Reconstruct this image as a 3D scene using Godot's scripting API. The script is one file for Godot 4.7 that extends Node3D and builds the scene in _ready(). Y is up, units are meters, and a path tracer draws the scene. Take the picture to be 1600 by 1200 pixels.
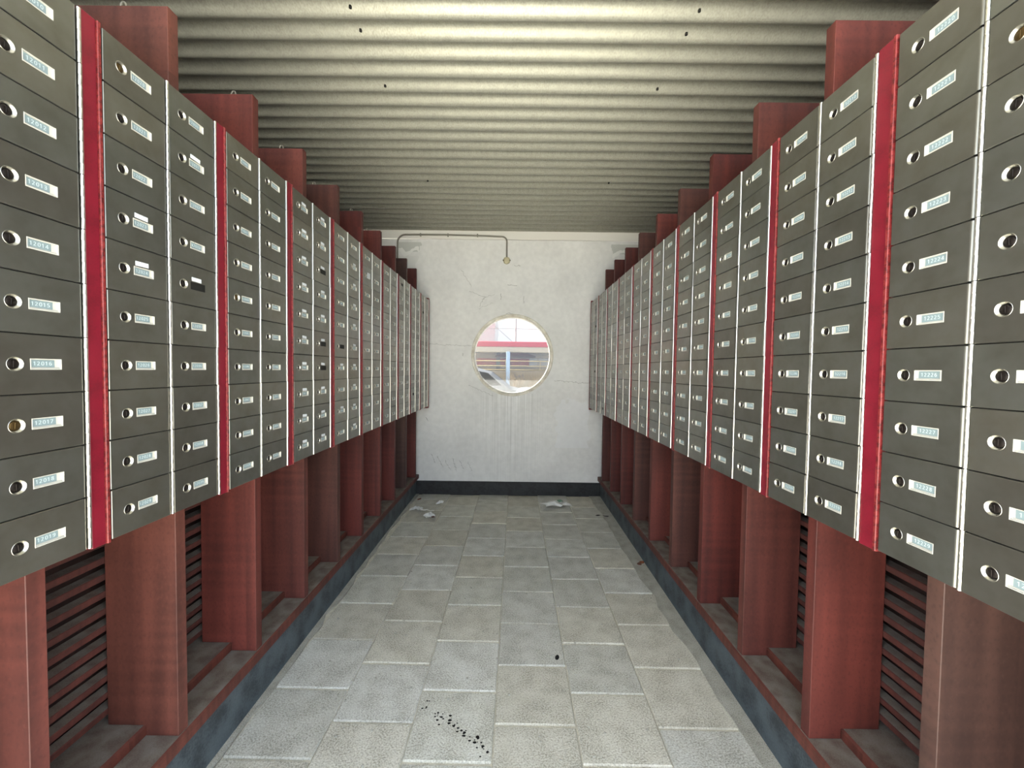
extends Node3D

const XC := -0.037          # middle of the passage, metres right of the lens
const ZW := -4.2            # face of the back wall
const BOX := 0.812          # half distance between the two rows of mailbox doors
const POST := 0.938         # half distance between the post fronts
const ROW := 0.1062         # mailbox pitch, upwards
const COL := 0.16           # mailbox pitch, sideways
const BANK := 0.36          # cabinet pitch
const BOT := 0.927          # underside of the cabinets

var used := {}
var M := {}
var glyphs := {}
var rng := RandomNumberGenerator.new()

func _ready():
	# ---------------------------------------------------------------- camera
	var cam := Camera3D.new()
	cam.name = "camera"
	cam.position = Vector3(0, 1.2978, 0)
	cam.rotation = Vector3(-0.0334, 0.0023, 0.0127)
	cam.fov = rad_to_deg(2.0 * atan(600.0 / 634.5))
	cam.near = 0.02
	cam.far = 300.0
	add_child(cam)
	cam.current = true
	# ---------------------------------------------------------------- sky, sun, exposure
	var env := Environment.new()
	env.background_mode = Environment.BG_SKY
	env.sky = Sky.new()
	var pano := PanoramaSkyMaterial.new()
	pano.panorama = ImageTexture.create_from_image(sky_image())
	env.sky.sky_material = pano
	env.background_energy_multiplier = 1.0
	env.tonemap_mode = Environment.TONE_MAPPER_LINEAR
	env.tonemap_exposure = 4.35
	env.sdfgi_enabled = true
	env.ssao_enabled = true
	env.ssil_enabled = true
	var we := WorldEnvironment.new()
	we.name = "world_environment"
	we.environment = env
	add_child(we)
	var sun := DirectionalLight3D.new()
	sun.name = "sun"
	sun.light_color = Color(1.0, 0.98, 0.945)
	sun.light_energy = 8.0
	sun.light_angular_distance = 1.5
	sun.shadow_enabled = true
	add_child(sun)
	sun.look_at_from_position(Vector3.ZERO, Vector3(0.72, -0.68, 0.13))
	# ---------------------------------------------------------------- scene
	rng.seed = 4711
	materials()
	build_floor()
	build_back_wall()
	build_ceiling()
	for s in [-1, 1]:
		build_side(s)
	build_posts()
	build_cabinets()
	build_conduit()
	build_litter()
	build_outside()

# ==================================================================== naming
func numbered(called: String) -> String:
	if not used.has(called):
		used[called] = 0
		return called
	used[called] += 1
	return "%s_%03d" % [called, used[called]]

func thing(called, label, category, at := Vector3.ZERO, turn := 0.0, group := "") -> Node3D:
	var o := Node3D.new()
	o.name = numbered(called)
	add_child(o)
	o.position = at
	o.rotation.y = turn
	o.set_meta("label", label)
	o.set_meta("category", category)
	if group != "":
		o.set_meta("group", group)
	return o

func setting(called: String) -> Node3D:
	var o := Node3D.new()
	o.name = called
	add_child(o)
	o.set_meta("kind", "structure")
	return o

func obj(called, mesh, mat, parent) -> MeshInstance3D:
	var o := MeshInstance3D.new()
	o.name = numbered(called) if parent == self else called
	o.mesh = mesh
	if mat is Array:
		for i in mat.size():
			o.set_surface_override_material(i, mat[i])
	elif mat != null:
		for i in mesh.get_surface_count():
			o.set_surface_override_material(i, mat)
	parent.add_child(o, true)
	return o

# ==================================================================== mesh helpers
func begin() -> SurfaceTool:
	var st := SurfaceTool.new()
	st.begin(Mesh.PRIMITIVE_TRIANGLES)
	st.set_smooth_group(-1)
	return st

func done(st: SurfaceTool, into: ArrayMesh = null) -> ArrayMesh:
	st.generate_normals()
	return st.commit(into) if into else st.commit()

# corners counter-clockwise as seen from outside
func tri(st: SurfaceTool, a: Vector3, b: Vector3, c: Vector3):
	for v in [a, c, b]:
		st.set_uv(Vector2(v.x, v.y))
		st.add_vertex(v)

func quad(st: SurfaceTool, a, b, c, d):
	tri(st, a, b, c)
	tri(st, a, c, d)

func away(st: SurfaceTool, pts: Array, centre: Vector3):
	# a convex polygon turned to look away from centre
	var n: Vector3 = (pts[1] - pts[0]).cross(pts[2] - pts[0])
	if n.dot(pts[0] - centre) < 0:
		pts.reverse()
	for i in range(1, pts.size() - 1):
		tri(st, pts[0], pts[i], pts[i + 1])

# chamfered box between lo and hi; faces that look up may go to a tool of their own
func cbox(st: SurfaceTool, lo: Vector3, hi: Vector3, c := 0.002, up: SurfaceTool = null):
	var m := (lo + hi) * 0.5
	var h := (hi - lo) * 0.5
	c = minf(c, minf(h.x, minf(h.y, h.z)) * 0.9)
	var P := func(sx, sy, sz, ax):
		var e := h
		for k in 3:
			if k != ax:
				e[k] -= c
		return m + Vector3(sx * e.x, sy * e.y, sz * e.z)
	for ax in 3:
		for s in [-1.0, 1.0]:
			var pts := []
			for q in [[-1.0, -1.0], [1.0, -1.0], [1.0, 1.0], [-1.0, 1.0]]:
				var v := Vector3.ZERO
				v[ax] = s
				v[(ax + 1) % 3] = q[0]
				v[(ax + 2) % 3] = q[1]
				pts.append(P.call(v.x, v.y, v.z, ax))
			away(up if up and ax == 1 and s > 0 else st, pts, m)
	for ax in 3:
		var b := (ax + 1) % 3
		var d := (ax + 2) % 3
		for sb in [-1.0, 1.0]:
			for sd in [-1.0, 1.0]:
				var pts := []
				for e in [[-1.0, b], [1.0, b], [1.0, d], [-1.0, d]]:
					var v := Vector3.ZERO
					v[ax] = e[0]
					v[b] = sb
					v[d] = sd
					pts.append(P.call(v.x, v.y, v.z, e[1]))
				away(st, pts, m)
	for sx in [-1.0, 1.0]:
		for sy in [-1.0, 1.0]:
			for sz in [-1.0, 1.0]:
				away(st, [P.call(sx, sy, sz, 0), P.call(sx, sy, sz, 1), P.call(sx, sy, sz, 2)], m)

func box_mesh(lo, hi, c := 0.002) -> ArrayMesh:
	var st := begin()
	cbox(st, lo, hi, c)
	return done(st)

func dusty_box(lo, hi, c := 0.003) -> ArrayMesh:
	var st := begin()
	var up := begin()
	cbox(st, lo, hi, c, up)
	return done(up, done(st))

# polygon in x,y pushed along z from z0 to z1, long edges chamfered by c
func prism(poly: PackedVector2Array, z0: float, z1: float, c := 0.003) -> ArrayMesh:
	var st := begin()
	var inner: Array = Geometry2D.offset_polygon(poly, -c, Geometry2D.JOIN_MITER)
	var small: PackedVector2Array = inner[0]
	if Geometry2D.is_polygon_clockwise(poly) != Geometry2D.is_polygon_clockwise(small):
		small.reverse()
	# line the two rings up
	var best := 0
	for i in small.size():
		if small[i].distance_to(poly[0]) < small[best].distance_to(poly[0]):
			best = i
	var ring := PackedVector2Array()
	for i in small.size():
		ring.append(small[(i + best) % small.size()])
	var ccw := not Geometry2D.is_polygon_clockwise(poly)
	var tris := Geometry2D.triangulate_polygon(ring)
	for i in range(0, tris.size(), 3):
		var a := ring[tris[i]]
		var b := ring[tris[i + 1]]
		var d := ring[tris[i + 2]]
		if (b - a).cross(d - a) < 0:
			var t := b
			b = d
			d = t
		tri(st, Vector3(a.x, a.y, z1), Vector3(b.x, b.y, z1), Vector3(d.x, d.y, z1))
		tri(st, Vector3(a.x, a.y, z0), Vector3(d.x, d.y, z0), Vector3(b.x, b.y, z0))
	var rings := [[ring, z0], [poly, z0 + c], [poly, z1 - c], [ring, z1]]
	var n := poly.size()
	for k in 3:
		for i in n:
			var j := (i + 1) % n
			var lo: PackedVector2Array = rings[k][0]
			var hi: PackedVector2Array = rings[k + 1][0]
			var a := Vector3(lo[i].x, lo[i].y, rings[k][1])
			var b := Vector3(lo[j].x, lo[j].y, rings[k][1])
			var d := Vector3(hi[j].x, hi[j].y, rings[k + 1][1])
			var e := Vector3(hi[i].x, hi[i].y, rings[k + 1][1])
			if ccw:
				quad(st, a, b, d, e)
			else:
				quad(st, b, a, e, d)
	return done(st)

# profile of (radius, height) turned round the axis (0 x, 1 y, 2 z)
func lathe(st: SurfaceTool, prof: Array, seg: int, axis := 1, at := Vector3.ZERO, smooth := true, hard := false):
	var P := func(p, k):
		var t: float = TAU * k / seg
		match axis:
			0: return at + Vector3(p[1], p[0] * cos(t), p[0] * sin(t))
			2: return at + Vector3(p[0] * cos(t), p[0] * sin(t), p[1])
		return at + Vector3(p[0] * sin(t), p[1], p[0] * cos(t))
	for i in prof.size() - 1:
		st.set_smooth_group(-1 if not smooth else (i + 10 if hard else 0))
		var p = prof[i]
		var q = prof[i + 1]
		for k in seg:
			var a = P.call(p, k)
			var b = P.call(p, k + 1)
			var c = P.call(q, k + 1)
			var d = P.call(q, k)
			if p[0] < 1e-6:
				tri(st, a, c, d)
			elif q[0] < 1e-6:
				tri(st, a, b, d)
			else:
				quad(st, a, b, c, d)
	st.set_smooth_group(-1)

func tube(st: SurfaceTool, path: Array, r: float, seg := 8):
	st.set_smooth_group(0)
	var rings := []
	for i in path.size():
		var t: Vector3 = (path[mini(i + 1, path.size() - 1)] - path[maxi(i - 1, 0)]).normalized()
		var u := t.cross(Vector3(0.31, 0.2, 0.93)).normalized()
		var w := t.cross(u)
		var ring := []
		for k in seg:
			var a := TAU * k / seg
			ring.append(path[i] + (u * cos(a) + w * sin(a)) * r)
		rings.append(ring)
	for i in path.size() - 1:
		for k in seg:
			var j := (k + 1) % seg
			quad(st, rings[i][k], rings[i][j], rings[i + 1][j], rings[i + 1][k])
	for k in range(1, seg - 1):
		tri(st, rings[0][0], rings[0][k + 1], rings[0][k])
		tri(st, rings[-1][0], rings[-1][k], rings[-1][k + 1])
	st.set_smooth_group(-1)

# a lumpy stone, leaf lump or scrap
func blob(st: SurfaceTool, at: Vector3, size: Vector3, sd: int, rough := 0.25):
	var r := RandomNumberGenerator.new()
	r.seed = sd
	var rows := []
	for i in 5:
		var ph := PI * i / 4.0
		var row := []
		for k in 7:
			var t := TAU * k / 7.0
			var f := 1.0 + r.randf_range(-rough, rough)
			row.append(at + Vector3(sin(ph) * cos(t) * size.x, cos(ph) * size.y, sin(ph) * sin(t) * size.z) * f)
		rows.append(row)
	for i in [0, 4]:
		for k in 7:
			rows[i][k] = at + Vector3(0, size.y * (1.0 if i == 0 else -1.0), 0)
	for i in 4:
		for k in 7:
			var j := (k + 1) % 7
			if i > 0:
				tri(st, rows[i][k], rows[i][j], rows[i + 1][k])
			if i < 3:
				tri(st, rows[i][j], rows[i + 1][j], rows[i + 1][k])

# ==================================================================== textures
func noise(freq: float, oct := 4, sd := 1, kind := FastNoiseLite.TYPE_SIMPLEX_SMOOTH) -> FastNoiseLite:
	var n := FastNoiseLite.new()
	n.noise_type = kind
	n.frequency = freq
	n.fractal_octaves = oct
	n.seed = sd
	return n

func gray(n: FastNoiseLite, size: int) -> PackedByteArray:
	return n.get_seamless_image(size, size).get_data()

# mixes two grey noises between colours: low, mid, high (sRGB)
func blend_image(size: int, layers: Array, low: Color, mid: Color, high: Color) -> Image:
	var data := PackedByteArray()
	data.resize(size * size * 3)
	var lut := PackedByteArray()
	lut.resize(768)
	for i in 256:
		var t := i / 255.0
		var c := low.lerp(mid, t * 2.0) if t < 0.5 else mid.lerp(high, t * 2.0 - 1.0)
		lut[i * 3] = int(c.r * 255)
		lut[i * 3 + 1] = int(c.g * 255)
		lut[i * 3 + 2] = int(c.b * 255)
	var a: PackedByteArray = layers[0][0]
	var wa: float = layers[0][1]
	var b: PackedByteArray = layers[1][0]
	var wb: float = layers[1][1]
	var o := 0
	for i in size * size:
		var k := clampi(int(128.0 + (a[i] - 128) * wa + (b[i] - 128) * wb), 0, 255) * 3
		data[o] = lut[k]
		data[o + 1] = lut[k + 1]
		data[o + 2] = lut[k + 2]
		o += 3
	return Image.create_from_data(size, size, false, Image.FORMAT_RGB8, data)

func tex(im: Image) -> ImageTexture:
	return ImageTexture.create_from_image(im)

func bumps(bytes: PackedByteArray, size: int, strength: float) -> ImageTexture:
	var im := Image.create_from_data(size, size, false, Image.FORMAT_L8, bytes)
	im.convert(Image.FORMAT_RGBA8)
	im.bump_map_to_normal_map(strength)
	return tex(im)

func mat(called: String, c: Color, rough := 0.6, metal := 0.0) -> StandardMaterial3D:
	var m := StandardMaterial3D.new()
	m.albedo_color = c
	m.roughness = rough
	m.metallic = metal
	M[called] = m
	return m

func tri_map(m: StandardMaterial3D, albedo: Texture2D, scale: float, world := true, offset := Vector3.ZERO):
	m.uv1_triplanar = true
	m.uv1_world_triplanar = world
	m.uv1_scale = Vector3.ONE * scale
	m.uv1_offset = offset
	if albedo:
		m.albedo_texture = albedo

func sky_image() -> Image:
	var w := 512
	var h := 256
	var n := noise(1.7, 5, 8)
	var im := Image.create(w, h, false, Image.FORMAT_RGBF)
	for y in h:
		var el := (0.5 - (y + 0.5) / h) * PI
		for x in w:
			var az := TAU * x / w
			var d := Vector3(cos(el) * sin(az), sin(el), cos(el) * cos(az))
			var c: Color
			if el >= 0:
				var blue := Color(0.62, 0.78, 0.98).lerp(Color(0.30, 0.48, 0.80), pow(sin(el), 0.6))
				var k := smoothstep(-0.25, 0.25, n.get_noise_3d(d.x * 1.0, d.y * 2.2, d.z * 1.0))
				c = blue.lerp(Color(1.30, 1.29, 1.27), k * 0.85 + 0.05)
			else:
				c = Color(0.40, 0.39, 0.37)
			im.set_pixel(x, y, c)
	return im

func wood_image() -> Image:
	# grain runs along v; a few crosswise saw marks
	var size := 1024
	var a := noise(0.004, 3, 21)
	var b := noise(0.02, 2, 22)
	var im := Image.create(size, size, false, Image.FORMAT_RGB8)
	var marks := noise(0.018, 2, 23)
	var speck := noise(0.22, 3, 24)
	for y in size:
		var mk := marks.get_noise_1d(y * 3.0)
		for x in size:
			var g := 0.5 + 0.55 * a.get_noise_2d(x * 1.2, y * 0.7) + 0.45 * b.get_noise_2d(x * 2.2, y * 0.10) + 0.28 * mk * (0.5 + a.get_noise_2d(y, x))
			var s := speck.get_noise_2d(x, y * 0.6)
			var c := Color(0.66, 0.60, 0.58).lerp(Color(1.0, 0.95, 0.92), clampf(g, 0, 1))
			c = c.lerp(Color(1.0, 1.0, 1.0), clampf(s - 0.3, 0.0, 0.5)).lerp(Color(0.5, 0.47, 0.46), clampf(-0.25 - s, 0.0, 0.25))
			im.set_pixel(x, y, c)
	return im

func wall_image() -> Image:
	# 3.3 m by 2.75 m of old white plaster: repairs, cracks, scuffs and run-off below the window
	var w := 1320
	var h := 1100
	var n1 := noise(0.0045, 4, 31)
	var n2 := noise(0.035, 3, 32)
	var n3 := noise(0.05, 2, 33)
	var im := Image.create(w, h, false, Image.FORMAT_RGB8)
	for y in h:
		for x in w:
			var g := 0.87 + 0.035 * n1.get_noise_2d(x, y) + 0.025 * n2.get_noise_2d(x, y)
			var c := Color(g, g * 0.998, g * 0.982)
			var X := (x / 400.0) - 1.65
			var Y := 2.75 - y / 400.0
			# run-off: pale and dark streaks below the window
			var d := absf(X + 0.02)
			if Y < 1.06 and d < 0.42:
				var s := n3.get_noise_2d(x * 2.2, y * 0.03)
				var fade := (1.0 - d / 0.42) * clampf((Y - 0.1) * 1.2, 0.25, 1.0)
				c = c.lerp(Color(0.96, 0.96, 0.96) if s > 0 else Color(0.68, 0.68, 0.66), clampf(absf(s) * 0.75 * fade, 0, 1))
			# old repairs in a slightly different white
			var e := n2.get_noise_2d(x * 0.5, y * 0.5) * 0.06
			if X + e < -1.0 and Y < 2.46 and Y > 1.9:
				c = c.lerp(Color(0.83, 0.83, 0.81), 0.55)
			if absf(X - 0.62 + e) < 0.17 and Y > 0.5 and Y < 0.98 + e:
				c = c.lerp(Color(0.90, 0.905, 0.91), 0.5)
			# flaked corners at the top
			if Y > 2.5 and Y < 2.6 and (absf(X + 1.1) < 0.12 + e or absf(X - 1.17) < 0.17 + e):
				c = c.lerp(Color(0.70, 0.71, 0.68), 0.6)
			if absf(Y - 2.505 - e * 0.5 - 0.02 * sin(X * 30.0)) < 0.02 and (absf(X + 1.1) < 0.12 or absf(X - 1.15) < 0.15):
				c = Color(0.90, 0.90, 0.88)
			im.set_pixel(x, y, c)
	# cracks and scuffs as fine lines
	var lines := [
		[-1.0, 1.565, -0.43, 1.545, 0.30], [0.43, 1.20, 0.95, 1.16, 0.4], [-0.46, 1.14, -0.20, 1.03, 0.3],
		[-0.55, 2.33, -0.44, 2.15, 0.25], [-0.46, 2.10, -0.28, 2.04, 0.3], [-0.3, 2.05, -0.36, 1.95, 0.3], [-0.33, 2.03, -0.2, 2.08, 0.2],
		[-0.36, 1.93, -0.22, 1.99, 0.2], [-0.135, 2.08, -0.135, 2.02, 0.5], [0.10, 2.06, 0.10, 1.98, 0.35], [-0.07, 2.175, 0.03, 2.17, 0.5],
		[0.0, 2.37, 0.07, 2.368, 0.4], [-0.08, 1.885, 0.0, 1.88, 0.5],
		[-0.84, 0.42, -0.80, 0.32, 0.35], [-0.78, 0.40, -0.72, 0.28, 0.35], [-0.70, 0.36, -0.64, 0.25, 0.3], [-0.62, 0.38, -0.58, 0.24, 0.35],
		[-0.55, 0.36, -0.50, 0.26, 0.3], [-0.46, 0.34, -0.42, 0.24, 0.25], [-0.90, 0.80, -0.88, 0.76, 0.5], [-0.52, 1.47, -0.52, 1.44, 0.5],
	]
	var j := noise(0.05, 2, 35)
	for l in lines:
		var steps := int(Vector2(l[2] - l[0], l[3] - l[1]).length() * 420) + 2
		for i in steps:
			var t := i / float(steps)
			var px := int((lerpf(l[0], l[2], t) + 1.65) * 400 + 4.0 * j.get_noise_2d(i, l[0] * 99))
			var py := int((2.75 - lerpf(l[1], l[3], t)) * 400 + 5.0 * j.get_noise_2d(l[1] * 99, i))
			for k in 2:
				if px >= 0 and px + k < w and py >= 0 and py < h:
					im.set_pixel(px + k, py, im.get_pixel(px + k, py).lerp(Color(0.30, 0.29, 0.26), l[4] * (1.0 - 0.4 * k)))
	return im

func materials():
	var S := 512
	# steel of the doors: hand-worn, dull
	var cloud := gray(noise(0.008, 4, 2), S)
	var fine := gray(noise(0.12, 2, 3), S)
	var mid := gray(noise(0.03, 3, 4), S)
	var steel := tex(blend_image(S, [[cloud, 0.6], [mid, 0.25]], Color(0.86, 0.84, 0.81), Color(0.94, 0.935, 0.92), Color(1, 1, 1)))
	var rough := tex(blend_image(S, [[cloud, 0.4], [mid, 0.1]], Color(0.88, 0.88, 0.88), Color(0.94, 0.94, 0.94), Color(1, 1, 1)))
	for i in 4:
		var d := mat("door%d" % i, [Color(0.58, 0.58, 0.555), Color(0.535, 0.53, 0.505), Color(0.60, 0.595, 0.565), Color(0.565, 0.57, 0.55)][i], [0.365, 0.38, 0.355, 0.37][i], 0.88)
		tri_map(d, steel, 2.3, true, Vector3(i * 0.23, i * 0.37, i * 0.11))
		d.roughness_texture = rough
	mat("body", Color(0.16, 0.16, 0.15), 0.6, 0.3)
	mat("hinge", Color(0.88, 0.87, 0.83), 0.28, 1.0)
	mat("cup", Color(0.74, 0.73, 0.69), 0.33, 1.0)
	mat("core", Color(0.16, 0.14, 0.13), 0.42, 0.7)
	mat("brass", Color(0.36, 0.29, 0.17), 0.4, 0.8)
	mat("plate", Color(0.74, 0.735, 0.70), 0.4)
	mat("strip", Color(0.475, 0.54, 0.555), 0.45)
	mat("digit", Color(0.72, 0.78, 0.79), 0.5)
	mat("sticker", Color(0.80, 0.82, 0.835), 0.5)
	# crimson paint of the cover strips
	var red := mat("crimson", Color(0.45, 0.085, 0.15), 0.36)
	tri_map(red, tex(blend_image(S, [[cloud, 0.9], [fine, 0.5]], Color(0.80, 0.78, 0.78), Color(0.95, 0.95, 0.95), Color(1, 1, 1))), 3.0)
	var chip := mat("chipped", Color(0.50, 0.20, 0.21), 0.5)
	tri_map(chip, tex(blend_image(S, [[mid, 1.7], [fine, 1.0]], Color(0.55, 0.40, 0.38), Color(0.9, 0.7, 0.68), Color(1, 0.96, 0.9))), 4.0)
	# red-brown timber
	var wood := tex(wood_image())
	var tints := [Color(0.405, 0.215, 0.19), Color(0.345, 0.21, 0.185), Color(0.425, 0.205, 0.18), Color(0.315, 0.225, 0.20), Color(0.375, 0.16, 0.14), Color(0.425, 0.25, 0.215)]
	for i in 6:
		var t := mat("wood%d" % i, tints[i], 0.62)
		tri_map(t, wood, 0.4, false, Vector3(i * 0.17 + 0.05, i * 0.03, i * 0.29))
	tri_map(mat("slat", Color(0.34, 0.175, 0.155), 0.7), wood, 1.1, true)
	tri_map(mat("sill", Color(0.40, 0.215, 0.175), 0.65), wood, 0.9, true)
	tri_map(mat("dark_wood", Color(0.20, 0.13, 0.12), 0.85), wood, 0.7, true)
	var dust := mat("dust", Color(0.52, 0.50, 0.47), 0.95)
	tri_map(dust, tex(blend_image(S, [[cloud, 0.8], [fine, 0.35]], Color(0.72, 0.62, 0.58), Color(0.88, 0.85, 0.82), Color(1, 1, 1))), 3.0)
	# concrete paving
	var spk := gray(noise(0.23, 3, 6), S)
	var blot := gray(noise(0.012, 5, 7), S)
	var stone := tex(blend_image(S, [[blot, 0.42], [spk, 1.15]], Color(0.66, 0.65, 0.62), Color(0.90, 0.895, 0.87), Color(1, 1, 1)))
	var stone_n := bumps(spk, S, 1.6)
	var greys := [Color(0.855, 0.855, 0.82), Color(0.83, 0.83, 0.80), Color(0.865, 0.855, 0.81), Color(0.84, 0.84, 0.815), Color(0.87, 0.872, 0.85), Color(0.84, 0.83, 0.785)]
	for i in 6:
		var t := mat("tile%d" % i, greys[i], 0.85)
		tri_map(t, stone, 1.15, true, Vector3(i * 0.31, i * 0.1, i * 0.47))
		t.normal_enabled = true
		t.normal_texture = stone_n
		t.normal_scale = 0.35
	tri_map(mat("mortar", Color(0.90, 0.885, 0.83), 0.95), stone, 3.0)
	var cem := mat("cement", Color(0.74, 0.735, 0.70), 0.9)
	tri_map(cem, stone, 1.7)
	cem.normal_enabled = true
	cem.normal_texture = stone_n
	# tarred kerb and base of the wall
	tri_map(mat("kerb", Color(0.33, 0.365, 0.385), 0.6), tex(blend_image(S, [[cloud, 1.1], [fine, 0.5]], Color(0.55, 0.56, 0.58), Color(0.85, 0.87, 0.88), Color(1, 1, 1))), 1.6)
	tri_map(mat("tar", Color(0.14, 0.145, 0.15), 0.5), tex(blend_image(S, [[cloud, 1.4], [mid, 0.8]], Color(0.5, 0.5, 0.52), Color(0.85, 0.87, 0.88), Color(1.0, 1.0, 1.0))), 1.9)
	# roof sheet: galvanised, frosty
	var zinc := mat("zinc", Color(0.71, 0.705, 0.655), 0.45, 0.45)
	tri_map(zinc, tex(blend_image(S, [[fine, 0.9], [mid, 0.5]], Color(0.80, 0.80, 0.79), Color(0.92, 0.92, 0.91), Color(1, 1, 1))), 1.8)
	zinc.normal_enabled = true
	zinc.normal_texture = bumps(fine, S, 1.2)
	zinc.normal_scale = 0.35
	mat("bolt", Color(0.09, 0.085, 0.08), 0.6, 0.5)
	# plaster
	var pl := mat("plaster", Color(1, 1, 1), 0.8)
	pl.albedo_texture = tex(wall_image())
	mat("lintel", Color(0.87, 0.86, 0.83), 0.8)
	tri_map(mat("rim", Color(0.95, 0.93, 0.88), 0.6), tex(blend_image(S, [[cloud, 1.0], [mid, 0.6]], Color(0.8, 0.78, 0.75), Color(0.9, 0.9, 0.88), Color(1, 1, 1))), 2.2)
	var g := mat("glass", Color(0.22, 0.225, 0.225, 0.57), 0.02)
	g.transparency = BaseMaterial3D.TRANSPARENCY_ALPHA
	mat("pipe", Color(0.50, 0.485, 0.44), 0.5)
	mat("cream", Color(0.74, 0.71, 0.58), 0.45)
	mat("paper", Color(0.86, 0.86, 0.84), 0.8)
	mat("green_print", Color(0.45, 0.56, 0.47), 0.8)
	mat("rust", Color(0.36, 0.22, 0.16), 0.7)
	mat("black", Color(0.05, 0.05, 0.055), 0.7)
	mat("leaf", Color(0.46, 0.26, 0.15), 0.8)

# ==================================================================== floor
func build_floor():
	var fl := setting("floor")
	# sand and mortar bed
	obj("mortar_bed", box_mesh(Vector3(XC - 1.6, -0.12, ZW - 0.1), Vector3(XC + 1.6, -0.006, 0.6), 0.001), M.mortar, fl)
	var shapes := []
	for k in 4:
		shapes.append(box_mesh(Vector3(-0.1488, -0.045, -0.1457), Vector3(0.1488, 0, 0.1457), 0.004))
	var turn := 0.0072
	for c in range(-1, 5):
		var start := 1.445 if c % 2 == 0 else 1.2965
		for n in range(-6, 10):
			var zn := start + 0.3 * n + 0.15
			if zn > 4.3 or zn < -0.35:
				continue
			var xx := -0.663 + 0.3 * c + 0.15
			var p := Vector2(xx, -zn).rotated(turn)
			if p.y < ZW + 0.02:
				continue
			var o := obj("paving_tile", shapes[rng.randi() % 4], M["tile%d" % (rng.randi() % 6)], fl)
			o.position = Vector3(p.x, rng.randf_range(-0.0012, 0.0012), p.y)
			o.rotation = Vector3(rng.randf_range(-0.004, 0.004), -turn + rng.randf_range(-0.004, 0.004), rng.randf_range(-0.004, 0.004))
	# cement fillet on the right, worn to an uneven edge
	var st := begin()
	var r := RandomNumberGenerator.new()
	r.seed = 5
	var prev := Vector3()
	for i in 46:
		var z := 0.5 - i * 0.104
		var e := Vector3(0.842 - 0.0072 * z * -1.0 + r.randf_range(-0.016, 0.014), 0.0025, z)
		if i > 0:
			quad(st, prev, Vector3(1.0, 0.004, prev.z), Vector3(1.0, 0.004, z), e)
			quad(st, prev + Vector3(0, -0.03, 0), prev, e, e + Vector3(0, -0.03, 0))
		prev = e
	obj("cement_fillet", done(st), M.cement, fl)
	st = begin()
	for i in 46:
		var z := 0.5 - i * 0.104
		var e := Vector3(-0.945 + 0.0072 * z + r.randf_range(-0.012, 0.016), 0.0025, z)
		if i > 0:
			quad(st, e, Vector3(-1.05, 0.004, z), Vector3(-1.05, 0.004, prev.z), prev)
			quad(st, e + Vector3(0, -0.03, 0), e, prev, prev + Vector3(0, -0.03, 0))
		prev = e
	obj("cement_fillet", done(st), M.cement, fl)

# ==================================================================== back wall and window
func build_back_wall():
	var w := setting("wall_back")
	var c := Vector2(-0.0105, 1.454)
	var R := 0.405
	var st := begin()
	var lo := Vector2(-1.85, 0.0)
	var hi := Vector2(1.85, 2.628)
	var put := func(a: Vector2, z: float):
		st.set_uv(Vector2((a.x + 1.65) / 3.3, (2.75 - a.y) / 2.75))
		st.add_vertex(Vector3(a.x, a.y, z))
	var face := func(pts: Array):
		for i in range(1, pts.size() - 1):
			for v in [pts[0], pts[i + 1], pts[i]]:
				put.call(v, ZW)
			for v in [pts[0], pts[i], pts[i + 1]]:
				put.call(v, ZW - 0.13)
	var q := 0.6
	var sq := [c + Vector2(q, q), c + Vector2(-q, q), c + Vector2(-q, -q), c + Vector2(q, -q)]
	var edge := func(t: float):
		var d := Vector2(cos(t), sin(t))
		return c + d * (q / maxf(absf(d.x), absf(d.y)))
	for k in 96:
		var a := TAU * k / 96.0
		var b := TAU * (k + 1) / 96.0
		var ca: Vector2 = c + Vector2(cos(a), sin(a)) * R
		var cb: Vector2 = c + Vector2(cos(b), sin(b)) * R
		face.call([ca, edge.call(a), edge.call(b), cb])
		for v in [[ca, 0], [cb, 1], [cb, 0], [ca, 0], [ca, 1], [cb, 1]]:
			put.call(v[0], ZW - 0.13 * v[1])
	face.call([lo, Vector2(sq[2].x, lo.y), Vector2(sq[1].x, hi.y), Vector2(lo.x, hi.y)])
	face.call([Vector2(sq[3].x, lo.y), Vector2(hi.x, lo.y), hi, Vector2(sq[0].x, hi.y)])
	face.call([Vector2(sq[2].x, lo.y), Vector2(sq[3].x, lo.y), sq[3], sq[2]])
	face.call([sq[1], sq[0], Vector2(sq[0].x, hi.y), Vector2(sq[1].x, hi.y)])
	obj("plaster_face", done(st), M.plaster, w)
	obj("lintel_band", box_mesh(Vector3(-1.85, 2.634, ZW - 0.13), Vector3(1.85, 2.84, ZW + 0.003), 0.003), M.lintel, w)
	# porthole
	var win := setting("window_1")
	st = begin()
	lathe(st, [[0.424, 0.0], [0.423, 0.005], [0.418, 0.008], [0.400, 0.006], [0.394, 0.0], [0.3905, -0.010], [0.3905, -0.11], [0.40, -0.125], [0.432, -0.135]], 72, 2, Vector3(c.x, c.y, ZW))
	obj("frame", done(st), M.rim, win)
	st = begin()
	lathe(st, [[0.0, -0.012], [0.391, -0.012], [0.391, -0.018], [0.0, -0.018]], 64, 2, Vector3(c.x, c.y, ZW), false)
	obj("pane", done(st), M.glass, win)
	# tarred base
	var b := setting("baseboard_back")
	st = begin()
	cbox(st, Vector3(XC - 1.03, -0.01, ZW - 0.02), Vector3(XC + 1.03, 0.138, ZW + 0.014), 0.006)
	obj("base_band", done(st), M.tar, b)

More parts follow.
